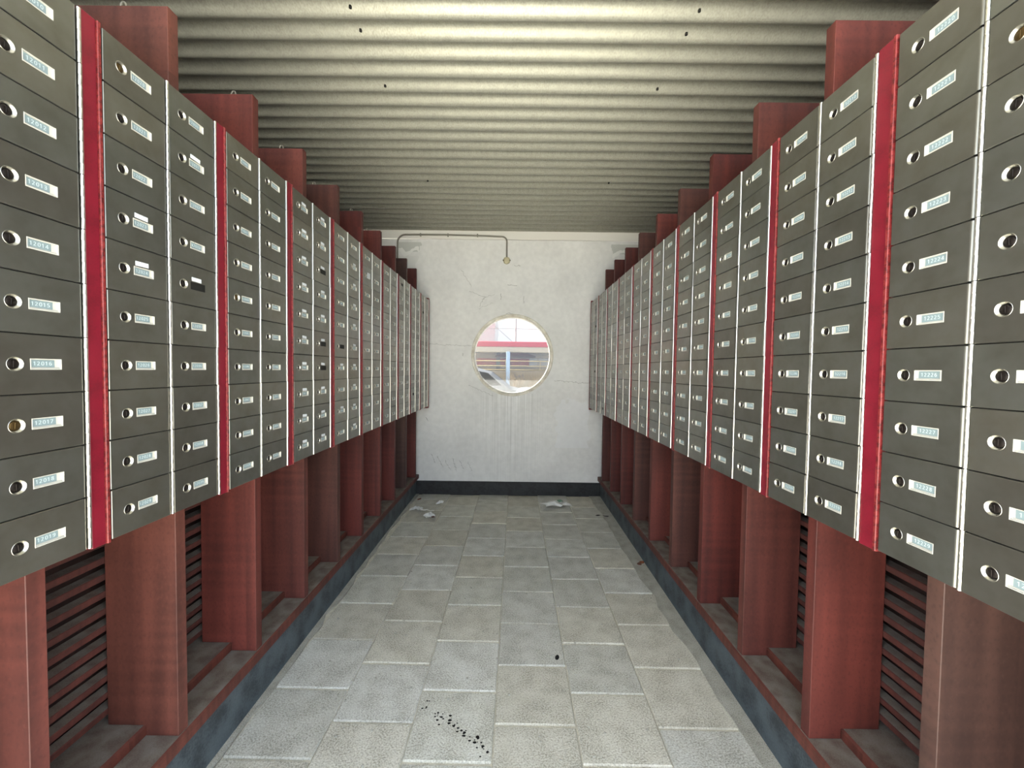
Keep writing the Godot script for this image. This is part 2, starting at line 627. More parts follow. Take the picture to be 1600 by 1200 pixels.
# ==================================================================== roof
func build_ceiling():
	var ce := setting("ceiling")
	var pitch := 0.1084
	var amp := 0.0160
	var nseg := 12
	var z := ZW - 0.12
	var sheet := 0
	while z < -0.85:
		var st := SurfaceTool.new()
		st.begin(Mesh.PRIMITIVE_TRIANGLES)
		var corr := 8
		var rows := corr * nseg + 8
		var lift := 0.0018 * (sheet % 2)
		for side in 2:
			for i in rows + 1:
				var zz := z + i * pitch / nseg
				var ph := TAU * (zz + 1.69) / pitch
				var y := 2.730 - amp * cos(ph) + lift + side * 0.0012
				var n := Vector3(0, -1, amp * sin(ph) * TAU / pitch).normalized()
				for x in [XC - 1.80, XC + 1.80]:
					st.set_normal(n * (1.0 if side == 0 else -1.0))
					st.add_vertex(Vector3(x, y, zz))
			var off := side * (rows + 1) * 2
			for i in rows:
				var a := off + i * 2
				var idx := [a, a + 3, a + 1, a, a + 2, a + 3] if side == 0 else [a, a + 1, a + 3, a, a + 3, a + 2]
				for k in idx:
					st.add_index(k)
		obj("corrugated_sheet", st.commit(), M.zinc, ce)
		z += corr * pitch
		sheet += 1
	# drive screws through the sheets
	var st := begin()
	lathe(st, [[0.0, -0.006], [0.006, -0.005], [0.0065, 0.0], [0.0065, 0.004]], 8, 1)
	var screw := done(st)
	for s in [[-0.665, -1.66], [-0.665, -1.77], [-0.665, -2.10], [-0.66, -2.60], [0.72, -1.66], [0.715, -1.77], [0.71, -2.10], [0.705, -2.60], [-0.66, -3.1], [0.70, -3.1]]:
		var y := 2.730 - amp * cos(TAU * (s[1] + 1.69) / pitch)
		obj("roof_screw", screw, M.bolt, ce).position = Vector3(s[0], y, s[1])
	# boarding that closes the roof above
	obj("roof_boarding", box_mesh(Vector3(XC - 1.86, 2.76, ZW - 0.13), Vector3(XC + 1.86, 2.80, -0.5), 0.004), M.dark_wood, ce)

# ==================================================================== side walls, sills, kerbs
func build_side(s: int):
	var side := "left" if s < 0 else "right"
	var X := func(a: float): return XC + s * a
	var bx := func(a, b, y0, y1, z0, z1, c):
		return box_mesh(Vector3(minf(X.call(a), X.call(b)), y0, z0), Vector3(maxf(X.call(a), X.call(b)), y1, z1), c)
	var z0 := ZW + 0.001
	var z1 := -0.42
	var w := setting("wall_" + side)
	obj("outer_boarding", bx.call(1.245, 1.30, 0.0, 2.30, z0, z1, 0.003), M.dark_wood, w)
	obj("top_beam", bx.call(1.205, 1.245, 2.16, 2.303, z0, z1, 0.004), M["wood%d" % (1 if s < 0 else 4)], w)
	obj("eave_board", bx.call(1.245, 1.80, 2.24, 2.28, z0, z1, 0.003), M.dark_wood, w)
	obj("upper_boarding", bx.call(1.76, 1.80, 2.28, 2.78, z0, z1, 0.003), M.dark_wood, w)
	var mesh := dusty_box(Vector3(-0.016, -0.0105, z0), Vector3(0.016, 0.0105, z1), 0.002)
	for k in 40:
		var y := 0.277 + k * 0.0505
		if y > 2.26:
			break
		var o := obj("slat", mesh, [M.slat, M.dust], w)
		o.position = Vector3(X.call(1.164), y + rng.randf_range(-0.0012, 0.0012), 0)
		o.rotation.z = s * 0.12
	# sill: a low front board and a thicker board behind it
	var sl := setting("trim_1" if s < 0 else "trim_2")
	mesh = dusty_box(Vector3(minf(X.call(0.930), X.call(1.06)), 0.160, z0), Vector3(maxf(X.call(0.930), X.call(1.06)), 0.205, z1), 0.005)
	obj("front_sill_board", mesh, [M.sill, M.dust], sl)
	mesh = dusty_box(Vector3(minf(X.call(1.035), X.call(1.243)), 0.165, z0), Vector3(maxf(X.call(1.035), X.call(1.243)), 0.236, z1), 0.006)
	obj("rear_sill_board", mesh, [M.sill, M.dust], sl)
	var kb := setting("baseboard_" + side)
	# the kerb stands back a little towards the far end
	var st := begin()
	var f0 := 0.934
	var f1 := 0.955
	var A := [Vector3(X.call(f0), -0.02, z1), Vector3(X.call(f1), -0.02, z0), Vector3(X.call(1.3), -0.02, z0), Vector3(X.call(1.3), -0.02, z1)]
	var top := Vector3(0, 0.182, 0)
	var m := Vector3(X.call(1.12), 0.06, -2)
	away(st, [A[0], A[1], A[1] + top, A[0] + top], m)
	away(st, [A[0] + top, A[1] + top, A[2] + top, A[3] + top], m)
	away(st, [A[2], A[3], A[3] + top, A[2] + top], m)
	away(st, [A[0], A[3], A[3] + top, A[0] + top], m)
	away(st, [A[1], A[2], A[2] + top, A[1] + top], m)
	obj("kerb_face", done(st), M.kerb, kb)

# ==================================================================== posts
const ORD := ["first", "second", "third", "fourth", "fifth", "sixth", "seventh", "eighth", "ninth", "tenth", "eleventh", "twelfth"]

func build_posts():
	for s in [-1, 1]:
		var side := "left" if s < 0 else "right"
		var poly := PackedVector2Array()
		for p in [[POST, 0.2055], [POST, 2.30], [1.20, 2.30], [1.20, 2.15], [1.146, 2.15], [1.146, 0.2365], [1.033, 0.2365], [1.033, 0.2055]]:
			poly.append(Vector2(s * p[0], p[1]))
		var mesh := prism(poly, -0.036, 0.0, 0.0012)
		var zs := 0.436 if s < 0 else 0.475
		var dz := 0.363 if s < 0 else 0.3545
		var tone := [2, 0, 5, 2, 0, 1, 4, 2, 4, 3, 4] if s < 0 else [3, 3, 2, 0, 4, 1, 2, 1, 4, 4, 0]
		for k in 11:
			var z := zs + dz * k
			var label := "red-brown upright timber plank, %s from the back wall behind the mailboxes of the %s row" % [ORD[10 - k], side]
			var o := thing("timber_post", label, "post", Vector3(XC, 0, maxf(-z, ZW + 0.04)), 0.0, "timber posts of the %s wall" % side)
			var pl := obj("plank", mesh, M["wood%d" % tone[k]], o)
			pl.rotation.z = rng.randf_range(-0.0015, 0.0015)
			if s < 0 and k > 1 and k < 9:
				var st := begin()
				var hx := -1.01 - 0.03 * (k % 3)
				var pts := []
				for i in 9:
					var t := PI * 1.35 * i / 8.0
					pts.append(Vector3(hx + 0.008 * cos(t), 2.306 + 0.011 * sin(t), -0.010))
				pts.push_front(Vector3(hx + 0.008, 2.296, -0.010))
				tube(st, pts, 0.0028, 6)
				obj("bent_nail", done(st), M.pipe, o)

# ==================================================================== mailboxes
func door_mesh() -> ArrayMesh:
	# front sheet with a round hole for the lock and a slot for the number, edges folded back; origin bottom left
	var W := 0.1515
	var H := ROW - 0.0022
	var lc := Vector2(0.0395, 0.052)
	var lr := 0.0122
	var L0 := Vector2(0.0612, 0.0422)
	var L1 := Vector2(0.1110, 0.0618)
	var st := begin()
	var e := 0.0009
	var F := func(x, y, z := 0.0): return Vector3(x, y, z)
	var xs := [e, lc.x - 0.015, lc.x + 0.015, L0.x, L1.x, W - 0.006]
	var ys := [e, lc.y - 0.015, lc.y + 0.015, H - e]
	for i in 5:
		for j in 3:
			if j == 1 and i == 1:
				continue
			if j == 1 and i == 3:
				quad(st, F.call(xs[3], ys[1]), F.call(xs[4], ys[1]), F.call(xs[4], L0.y), F.call(xs[3], L0.y))
				quad(st, F.call(xs[3], L1.y), F.call(xs[4], L1.y), F.call(xs[4], ys[2]), F.call(xs[3], ys[2]))
				continue
			quad(st, F.call(xs[i], ys[j]), F.call(xs[i + 1], ys[j]), F.call(xs[i + 1], ys[j + 1]), F.call(xs[i], ys[j + 1]))
	for k in 24:
		var pts := []
		for t in [TAU * k / 24.0, TAU * (k + 1) / 24.0]:
			var d := Vector2(cos(t), sin(t))
			var o: Vector2 = lc + d * (0.015 / maxf(absf(d.x), absf(d.y)))
			var n: Vector2 = lc + d * lr
			pts.append([F.call(n.x, n.y), F.call(o.x, o.y)])
		quad(st, pts[0][0], pts[0][1], pts[1][1], pts[1][0])
	# folded edges: left, top, bottom
	quad(st, F.call(0, e, -e), F.call(e, e), F.call(e, H - e), F.call(0, H - e, -e))
	quad(st, F.call(0, e, -0.012), F.call(0, e, -e), F.call(0, H - e, -e), F.call(0, H - e, -0.012))
	quad(st, F.call(e, H - e), F.call(W - 0.006, H - e), F.call(W - 0.006, H, -e), F.call(e, H, -e))
	quad(st, F.call(e, H, -e), F.call(W - 0.006, H, -e), F.call(W - 0.006, H, -0.012), F.call(e, H, -0.012))
	quad(st, F.call(e, 0, -e), F.call(W - 0.006, 0, -e), F.call(W - 0.006, e), F.call(e, e))
	quad(st, F.call(e, 0, -0.012), F.call(W - 0.006, 0, -0.012), F.call(W - 0.006, 0, -e), F.call(e, 0, -e))
	# sheet rolled back towards the hinge
	st.set_smooth_group(1)
	var last := Vector2(W - 0.006, 0)
	for k in 5:
		var t := (k + 1) * PI * 0.5 / 5.0
		var p := Vector2(W - 0.006 + 0.006 * sin(t), -0.006 * (1 - cos(t)))
		quad(st, F.call(last.x, e, last.y), F.call(p.x, e, p.y), F.call(p.x, H - e, p.y), F.call(last.x, H - e, last.y))
		last = p
	return done(st)

func lock_mesh() -> ArrayMesh:
	var cup := begin()
	lathe(cup, [[0.0126, 0.0], [0.0124, 0.0006], [0.0119, 0.0006], [0.0113, -0.0006], [0.0093, -0.0032], [0.0088, -0.0036], [0.0087, -0.006]], 24, 2)
	var core := begin()
	lathe(core, [[0.0, -0.0028], [0.0077, -0.0028], [0.0084, -0.0034], [0.0084, -0.012]], 20, 2)
	# key slot, a small ridge either side
	cbox(core, Vector3(-0.0008, -0.0056, -0.0032), Vector3(0.0006, 0.0056, -0.0021), 0.0003)
	return done(core, done(cup))

func hinge_mesh() -> ArrayMesh:
	var st := begin()
	var H := ROW - 0.0008
	var prof := [[0.0, 0.0]]
	for k in 5:
		var a := H * k / 5.0
		var b := H * (k + 1) / 5.0
		prof += [[0.0030, a + 0.0001], [0.0038, a + 0.0003], [0.0038, b - 0.0003], [0.0030, b - 0.0001]]
	prof.append([0.0, H])
	lathe(st, prof, 12, 1, Vector3.ZERO, true, true)
	return done(st)

func glyph(c: String) -> Array:
	if not glyphs.has(c):
		var f := SystemFont.new()
		f.font_names = PackedStringArray(["Droid Sans"])
		var t := TextMesh.new()
		t.font = f
		t.text = c
		t.font_size = 32
		t.pixel_size = 0.0092 / 32.0
		t.depth = 0.0002
		t.curve_step = 4.0
		t.horizontal_alignment = HORIZONTAL_ALIGNMENT_CENTER
		var a := t.get_mesh_arrays()
		var pts := []
		var v: PackedVector3Array = a[Mesh.ARRAY_VERTEX]
		if a[Mesh.ARRAY_INDEX] != null and a[Mesh.ARRAY_INDEX].size() > 0:
			for i in a[Mesh.ARRAY_INDEX]:
				pts.append(v[i])
		else:
			for p in v:
				pts.append(p)
		glyphs[c] = pts
	return glyphs[c]

# a tray set in the slot, a white card and a grey strip with raised figures; origin at the slot's middle
func plate_mesh(number: String, sx: float) -> ArrayMesh:
	var hx := 0.0249
	var hy := 0.0098
	var tray := begin()
	var D := -0.003
	for q in [[-1, 0], [1, 0], [0, -1], [0, 1]]:
		var a: Vector3
		var b: Vector3
		if q[0] != 0:
			a = Vector3(q[0] * hx, -hy, 0)
			b = Vector3(q[0] * hx, hy, 0)
		else:
			a = Vector3(-hx, q[1] * hy, 0)
			b = Vector3(hx, q[1] * hy, 0)
		var inn := Vector3(-q[0] * 0.0011, -q[1] * 0.0011, 0)
		var sgn := Vector3(0, 0, 0.0005)
		var ca := Vector3(-signf(a.x) * 0.0011, -signf(a.y) * 0.0011, 0)
		var cb := Vector3(-signf(b.x) * 0.0011, -signf(b.y) * 0.0011, 0)
		away(tray, [a + sgn, b + sgn, b + cb + sgn, a + ca + sgn], Vector3(0, 0, -1))
		away(tray, [a, b, b + sgn, a + sgn], Vector3(0, 0, 0))
		away(tray, [a + ca + sgn, b + cb + sgn, b + cb + Vector3(0, 0, D), a + ca + Vector3(0, 0, D)], (a + b) * 2.0)
	var card := begin()
	cbox(card, Vector3(-hx, -hy, D - 0.001), Vector3(hx, hy, D), 0.0002)
	cbox(card, Vector3(-hx + 0.001, -hy + 0.001, D), Vector3(hx - 0.001, -hy + 0.0035, D + 0.0016), 0.0005)
	var strip := begin()
	var w := 0.0385
	cbox(strip, Vector3(sx - w / 2, -0.0055, D), Vector3(sx + w / 2, 0.0078, D + 0.0005), 0.0002)
	var me := done(strip, done(card, done(tray)))
	if number != "":
		var fig := begin()
		for i in number.length():
			var at := Vector3(sx + (i - (number.length() - 1) / 2.0) * 0.0062, 0.0010, D + 0.0006)
			var pts := glyph(number[i])
			for p in pts:
				fig.add_vertex(p + at)
		me = done(fig, me)
	return me

# a flat strip with a raised lip along its right edge
func cover_mesh(x0: float, past: float) -> ArrayMesh:
	var strip := begin()
	cbox(strip, Vector3(x0, -past, -0.04), Vector3(-0.0105, ROW * 10 + past, -0.001), 0.0015)
	var lip := begin()
	cbox(lip, Vector3(-0.0105, -past, -0.04), Vector3(-0.0030, ROW * 10 + past, 0.0025), 0.0012)
	return done(lip, done(strip))

func build_cabinets():
	var door := door_mesh()
	var lock := lock_mesh()
	var hinge := hinge_mesh()
	var body := box_mesh(Vector3(0.0015, 0.0, -0.121), Vector3(0.3195, ROW * 10 - 0.001, -0.0065), 0.001)
	var sticker := box_mesh(Vector3(-0.0165, -0.0052, 0), Vector3(0.0165, 0.0052, 0.0004), 0.0002)
	var torn := box_mesh(Vector3(-0.024, -0.016, 0), Vector3(0.024, 0.016, 0.0005), 0.0002)
	var cover := cover_mesh(-0.0395, 0.004)
	var wide_cover := cover_mesh(-0.0475, 0.004)
	var end_cover := cover_mesh(-0.0395, 0.018)
	var place := ["nearest the entrance", "second from the entrance", "third from the entrance", "fourth from the entrance", "fifth from the entrance", "sixth from the entrance", "fourth from the back wall", "third from the back wall", "second from the back wall", "against the back wall"]
	for s in [-1, 1]:
		var side := "left" if s < 0 else "right"
		var turn := PI / 2 if s < 0 else -PI / 2
		for k in 10:
			var z := 0.850 + BANK * (k - 1) if s < 0 else 0.8945 + BANK * (k - 1) + 0.3225
			if s > 0 and k == 0:
				z = 0.849
			var at := Vector3(XC + s * BOX, BOT, -z)
			var note := ""
			if s < 0:
				note = {1: ", with a few white stickers", 3: ", stickers on every door", 4: ", stickers on its far column", 5: ", torn paper on one"}.get(k, "")
			var label := "steel mailbox cabinet in the %s row, %s%s" % [side, place[k], note]
			var cb := thing("mailbox_cabinet", label, "mailbox cabinet", at, turn, "mailbox cabinets of the %s row" % side)
			obj("body", body, M.body, cb)
			for c in 2:
				# numbers run on from column to column as one reads the row
				var base := 12010 + (k * 2 + c - 1) * 10 if s < 0 else 12210 - (k * 2 - 1 - c) * 10
				for row in 10:
					var up := BOT + ROW * (9 - row)
					var d := obj("door", door, M["door%d" % (rng.randi() % 4)], cb)
					d.position = Vector3(c * COL + 0.001, ROW * (9 - row) + 0.0006, rng.randf_range(-0.0006, 0.0006))
					d.rotation = Vector3(rng.randf_range(-0.003, 0.003), rng.randf_range(-0.003, 0.003), 0)
					var lk := obj("lock", lock, [M.cup, M.brass if rng.randf() < 0.06 else M.core], d)
					lk.position = Vector3(0.0395, 0.052, 0.0)
					lk.rotation.z = rng.randf_range(-0.12, 0.12)
					var hg := obj("hinge", hinge, M.hinge, d)
					hg.position = Vector3(0.1560, 0, -0.0016)
					var stuck := false
					var bare := false
					if s < 0:
						stuck = (k == 3) or (k == 4 and c == 1 and row != 0) or (k == 4 and c == 0 and row in [6, 8]) or (k == 1 and c == 0 and row in [3, 4]) or (k == 1 and c == 1 and row in [1, 4])
						bare = (k == 3 and c == 1 and row in [2, 5, 6]) or (k == 1 and c == 1 and row == 4) or (k == 4 and c == 0 and row == 5)
					if k >= 7 and rng.randf() < 0.05:
						bare = true
					if not bare:
						var sx := -0.004 if s < 0 else 0.001
						sx += rng.randf_range(-0.0012, 0.0016)
						var number := str(base + row) if k <= 4 else ""
						var pm := plate_mesh(number, sx)
						var ms := [M.plate, M.plate, M.strip, M.digit] if number != "" else [M.plate, M.plate, M.strip]
						obj("number_plate", pm, ms, d).position = Vector3(0.0861, 0.052, 0)
					if stuck:
						var sk := obj("sticker", sticker, M.sticker, d)
						sk.position = Vector3(0.0815, 0.0695, 0.0)
						sk.rotation.z = rng.randf_range(-0.05, 0.03)
					if s < 0 and k == 5 and c == 0 and row == 1:
						var sk := obj("torn_paper", torn, M.sticker, d)
						sk.position = Vector3(0.092, 0.06, 0.001)
						sk.rotation.z = 0.06
			# the strip that covers the joint on its left
			var what := "crimson painted steel cover strip in the %s row, beside the mailbox cabinet %s" % [side, place[k]]
			if s < 0 and k > 0:
				what = "crimson painted steel cover strip in the left row, %s after the entrance" % ORD[k - 1]
			elif s < 0:
				what = "crimson painted steel cover strip at the entrance end of the left row"
			elif k < 9:
				what = "crimson painted steel cover strip in the right row, %s after the entrance" % ORD[k]
			else:
				what = "longer crimson steel strip closing the right row at the back wall"
			var cs := thing("cover_strip", what, "strip", at, turn, "cover strips of the %s row" % side)
			obj("strip", end_cover if s > 0 and k == 9 else (wide_cover if s > 0 and k == 0 else cover), [M.crimson, M.chipped], cs)
		if s < 0:
			var cs := thing("cover_strip", "longer crimson steel strip closing the left row at the back wall", "strip", Vector3(XC - BOX, BOT, -(0.850 + BANK * 9)), turn, "cover strips of the left row")
			obj("strip", end_cover, [M.crimson, M.chipped], cs)

# ==================================================================== conduit on the back wall
func build_conduit():
	var o := thing("conduit", "thin grey electric conduit bent across the top of the white back wall", "conduit", Vector3(-0.08, 2.42, ZW + 0.004))
	var st := begin()
	var pts := [Vector3(-1.115, -0.25, 0.012), Vector3(-1.115, 0.15, 0.012)]
	for i in 7:
		var t := PI * 0.5 * i / 6.0
		pts.append(Vector3(-1.035 - 0.08 * cos(t), 0.168 + 0.08 * sin(t), 0.012))
	pts += [Vector3(-0.6, 0.250, 0.012), Vector3(-0.2, 0.243, 0.012)]
	for i in 6:
		var t := PI * 0.5 * i / 5.0
		pts.append(Vector3(-0.05 + 0.05 * sin(t), 0.188 + 0.05 * cos(t), 0.012))
	pts.append(Vector3(0.0, 0.0, 0.012))
	tube(st, pts, 0.0085, 8)
	obj("pipe", done(st), M.pipe, o)
	for x in [-0.88, -0.6, -0.3]:
		st = begin()
		cbox(st, Vector3(x - 0.006, 0.232, 0.0), Vector3(x + 0.006, 0.262, 0.023), 0.002)
		obj("clip", done(st), M.pipe, o)
	st = begin()
	lathe(st, [[0.038, 0.0], [0.038, 0.012], [0.032, 0.02], [0.018, 0.024], [0.0, 0.024]], 8, 2, Vector3(0, 0, 0.0), false)
	obj("rosette", done(st), M.cream, o)
	for q in [-1.0, 1.0]:
		st = begin()
		lathe(st, [[0.006, 0.012], [0.006, 0.02], [0.0, 0.021]], 8, 2, Vector3(q * 0.034, 0, 0.0))
		obj("screw", done(st), M.bolt, o)

# ==================================================================== litter
func crumple(w: float, d: float, h: float, sd: int) -> ArrayMesh:
	var r := RandomNumberGenerator.new()
	r.seed = sd
	var st := begin()
	var nx := 7
	var nz := 6
	var g := []
	for i in nx:
		var row := []
		for j in nz:
			var u := i / float(nx - 1) - 0.5
			var v := j / float(nz - 1) - 0.5
			var k := 1.0 - 1.6 * (u * u + v * v)
			row.append(Vector3(u * w + r.randf_range(-0.14, 0.14) * w, 0.003 + maxf(k, 0.05) * h * r.randf_range(0.1, 1.0), v * d + r.randf_range(-0.14, 0.14) * d))
		g.append(row)
	for i in nx - 1:
		for j in nz - 1:
			quad(st, g[i][j], g[i][j + 1], g[i + 1][j + 1], g[i + 1][j])
			var t := Vector3(0, -0.0015, 0)
			quad(st, g[i][j] + t, g[i + 1][j] + t, g[i + 1][j + 1] + t, g[i][j + 1] + t)
	return done(st)

func build_litter():
	var o := thing("crumpled_paper", "largest crumpled white paper scrap with green print, on the tiles before the back wall", "paper", Vector3(0.42, 0.001, -3.86), 0.3)
	obj("sheet", crumple(0.26, 0.13, 0.06, 3), M.paper, o)
	var gp := obj("printed_corner", crumple(0.05, 0.04, 0.02, 8), M.green_print, o)
	gp.position = Vector3(0.06, 0.03, -0.02)
	o = thing("crumpled_paper", "white paper scrap with a twisted tail on the tiles near the left kerb", "paper", Vector3(-0.87, 0.001, -3.70), -0.1)
	obj("sheet", crumple(0.10, 0.07, 0.035, 5), M.paper, o)
	var st := begin()
	var pts := []
	for i in 9:
		pts.append(Vector3(0.03 + i * 0.017, 0.007 + 0.003 * sin(i * 1.9), 0.006 * sin(i * 1.3) + i * 0.002))
	tube(st, pts, 0.004, 5)
	obj("twisted_tail", done(st), M.paper, o)
	o = thing("crumpled_paper", "folded white paper scrap lying nearest the camera beside a dark lump", "paper", Vector3(-0.725, 0.001, -3.54), 0.4)
	obj("sheet", crumple(0.085, 0.075, 0.04, 9), M.paper, o)
	st = begin()
	blob(st, Vector3(0.025, 0.006, 0.035), Vector3(0.02, 0.007, 0.012), 4)
	obj("dark_lump", done(st), M.rust, o)
	o = thing("crumpled_paper", "smallest white paper scrap, a narrow twist by the tarred base of the wall", "paper", Vector3(-0.69, 0.001, -3.88), 0.9)
	obj("sheet", crumple(0.075, 0.03, 0.035, 12), M.paper, o)
	# dry leaf
	st = begin()
	for i in 6:
		var a := -0.5 + i / 6.0
		var b := -0.5 + (i + 1) / 6.0
		var wa := 0.016 * cos(a * PI)
		var wb := 0.016 * cos(b * PI)
		for q in [-1.0, 1.0]:
			var P := [Vector3(a * 0.06, 0.002 + 0.02 * a * a, 0), Vector3(b * 0.06, 0.002 + 0.02 * b * b, 0), Vector3(b * 0.06, 0.008 + 0.02 * b * b, q * wb), Vector3(a * 0.06, 0.008 + 0.02 * a * a, q * wa)]
			away(st, P, Vector3(0, -1, 0))
	o = thing("dry_leaf", "small curled rust-brown leaf on the tiles by the left far corner", "leaf", Vector3(-0.915, 0.001, -3.99), 1.1)
	obj("blade", done(st), M.leaf, o)
	for q in [[0.78, -3.62, 0.5], [0.85, -3.60, -0.3]]:
		st = begin()
		blob(st, Vector3.ZERO, Vector3(0.028, 0.003, 0.012), int(q[0] * 100), 0.35)
		o = thing("dark_leaf", "dark flattened leaf on the tiles near the right kerb, %s" % ("the left one of two" if q[2] > 0 else "the one nearer the kerb"), "leaf", Vector3(q[0], 0.003, q[1]), q[2])
		obj("blade", done(st), M.bolt, o)
	# bottle cap
	st = begin()
	lathe(st, [[0.0, 0.006], [0.011, 0.0065], [0.0135, 0.004], [0.0155, 0.0]], 18, 1)
	o = thing("bottle_cap", "rusty bottle cap on the tiles against the right kerb", "bottle cap", Vector3(0.868, 0.003, -2.70))
	obj("cap", done(st), M.rust, o)
	st = begin()
	blob(st, Vector3(0.02, 0.008, -0.012), Vector3(0.016, 0.009, 0.012), 6)
	obj("bent_rim", done(st), M.leaf, o)
	# chewing gum
	st = begin()
	blob(st, Vector3.ZERO, Vector3(0.010, 0.0022, 0.017), 14, 0.15)
	o = thing("gum_spot", "black trodden chewing gum on a tile in the middle of the floor", "gum", Vector3(0.216, 0.002, -1.797), -0.3)
	obj("gum", done(st), M.black, o)
	# loose grit and specks of tar
	st = begin()
	var r := RandomNumberGenerator.new()
	r.seed = 77
	for i in 330:
		var z := -1.1 - 2.9 * r.randf() * r.randf()
		var k := r.randf_range(0.0015, 0.0045)
		blob(st, Vector3(r.randf_range(-0.9, 0.83), 0.001 + k * 0.4, z), Vector3(k * 1.3, k * 0.7, k), i, 0.3)
	var gt := obj("grit", done(st), M.cement, self)
	gt.set_meta("kind", "stuff")
	gt.set_meta("label", "loose pale grit scattered over the grey paving tiles")
	gt.set_meta("category", "grit")
	st = begin()
	for i in 46:
		var t := r.randf()
		var k := r.randf_range(0.0015, 0.0055)
		blob(st, Vector3(lerpf(-0.33, -0.06, t) + r.randfn(0, 0.014), 0.0008, lerpf(-1.53, -1.33, t) + r.randfn(0, 0.010)), Vector3(k * 1.4, 0.0012, k), 300 + i, 0.3)
	gt = obj("tar_specks", done(st), M.bolt, self)
	gt.set_meta("kind", "stuff")
	gt.set_meta("label", "trail of dark tar specks across a tile in the foreground")
	gt.set_meta("category", "tar")

# ==================================================================== what the porthole shows
func build_outside():
	tri_map(mat("asphalt", Color(0.665, 0.67, 0.665), 0.9), M.tile0.albedo_texture, 0.35)
	var gr := setting("ground")
	obj("asphalt", box_mesh(Vector3(-60, -0.4, -70), Vector3(60, -0.1, 50), 0.01), M.asphalt, gr)
	mat("fascia", Color(0.80, 0.30, 0.33), 0.5)
	mat("stucco", Color(0.80, 0.75, 0.66), 0.8)
	mat("recess", Color(0.40, 0.31, 0.24), 0.8)
	mat("tiles_dark", Color(0.36, 0.22, 0.15), 0.8)
	mat("banner", Color(0.82, 0.42, 0.36), 0.6)
	mat("white", Color(0.86, 0.86, 0.86), 0.5)
	mat("silver", Color(0.62, 0.63, 0.64), 0.35, 0.3)
	mat("blue_steel", Color(0.70, 0.80, 0.90), 0.4)
	mat("grey", Color(0.50, 0.49, 0.46), 0.7)
	mat("rail", Color(0.80, 0.72, 0.50), 0.6)
	mat("fence", Color(0.68, 0.63, 0.55), 0.9)
	mat("glass_dark", Color(0.10, 0.12, 0.13), 0.05)
	mat("twig", Color(0.46, 0.40, 0.31), 0.9)
	mat("paint_blue", Color(0.36, 0.46, 0.58), 0.8)
	mat("rubber", Color(0.06, 0.06, 0.06), 0.8)
	# shop with a canopy
	var o := thing("shop_building", "low shop with a red fascia above a beige canopy, seen through the round window", "building", Vector3(0, -0.1, -16))
	obj("wall", box_mesh(Vector3(-7, 0, -5.0), Vector3(7, 2.25, -1.5), 0.02), M.stucco, o)
	obj("canopy_roof", box_mesh(Vector3(-7, 2.12, -5.0), Vector3(7, 2.33, 0.0), 0.02), M.stucco, o)
	obj("fascia", box_mesh(Vector3(-7, 2.33, -5.1), Vector3(7, 2.53, 0.03), 0.015), M.fascia, o)
	obj("banner", box_mesh(Vector3(-1.55, 1.62, -1.5), Vector3(0.68, 1.9, -1.46), 0.01), M.banner, o)
	obj("display_window", box_mesh(Vector3(1.08, 1.55, -1.5), Vector3(1.62, 1.92, -1.46), 0.01), M.white, o)
	obj("notice_board", box_mesh(Vector3(0.70, 1.55, -1.5), Vector3(1.03, 1.92, -1.44), 0.01), M.white, o)
	obj("pillar", box_mesh(Vector3(-0.70, 0, -0.9), Vector3(-0.54, 2.14, -0.74), 0.01), M.grey, o)
	# arched awning of dark shingles under the canopy
	var poly := PackedVector2Array()
	for i in 13:
		var t := i / 12.0
		poly.append(Vector2(lerpf(-0.75, 0.92, t), 1.985 + 0.17 * sin(PI * t)))
	obj("arched_awning", prism(poly, -1.48, -0.6, 0.004), M.tiles_dark, o)
	obj("awning_edge", box_mesh(Vector3(-0.75, 1.95, -1.48), Vector3(0.92, 1.985, -0.58), 0.005), M.recess, o)
	# pole
	o = thing("pole", "pale blue steel pole holding up the shop canopy, seen through the round window", "pole", Vector3(-0.2, -0.1, -15.9))
	var st := begin()
	cbox(st, Vector3(-0.075, 0, -0.075), Vector3(0.075, 2.12, 0.075), 0.012)
	obj("shaft", done(st), M.blue_steel, o)
	obj("foot_plate", box_mesh(Vector3(-0.15, 0, -0.15), Vector3(0.15, 0.03, 0.15), 0.005), M.blue_steel, o)
	# railing
	o = thing("railing", "yellowish horizontal pipe railing before the shop, seen through the round window", "railing", Vector3(0, -0.1, -16.6))
	for y in [1.42, 1.58, 1.78]:
		st = begin()
		tube(st, [Vector3(-5, y, 0), Vector3(5, y, 0)], 0.022, 6)
		obj("rail", done(st), M.rail, o)
	for i in 8:
		st = begin()
		tube(st, [Vector3(-4.9 + i * 1.4 + 0.4, 0, 0), Vector3(-4.9 + i * 1.4 + 0.4, 1.8, 0)], 0.026, 6)
		obj("upright", done(st), M.rail, o)
	# board fence with a painted scrawl
	o = thing("board_fence", "weathered grey-brown board fence with a blue scrawl, behind the railing", "fence", Vector3(0, -0.1, -16.25))
	for i in 50:
		var b := obj("board", box_mesh(Vector3(-0.048, 0, -0.012), Vector3(0.048, 1.38 + 0.02 * sin(i * 2.3), 0.012), 0.003), M.fence, o)
		b.position = Vector3(-2.5 + i * 0.1, 0, 0.004 * sin(i * 1.7))
	st = begin()
	var pts := []
	for i in 26:
		var t := i / 25.0
		pts.append(Vector3(0.03 + t * 0.42, 1.14 + 0.13 * sin(t * 21.0) * cos(t * 4.0), 0.02))
	tube(st, pts, 0.011, 5)
	obj("scrawl", done(st), M.paint_blue, o)
	# bare shrubs in front of the fence
	var k := 0
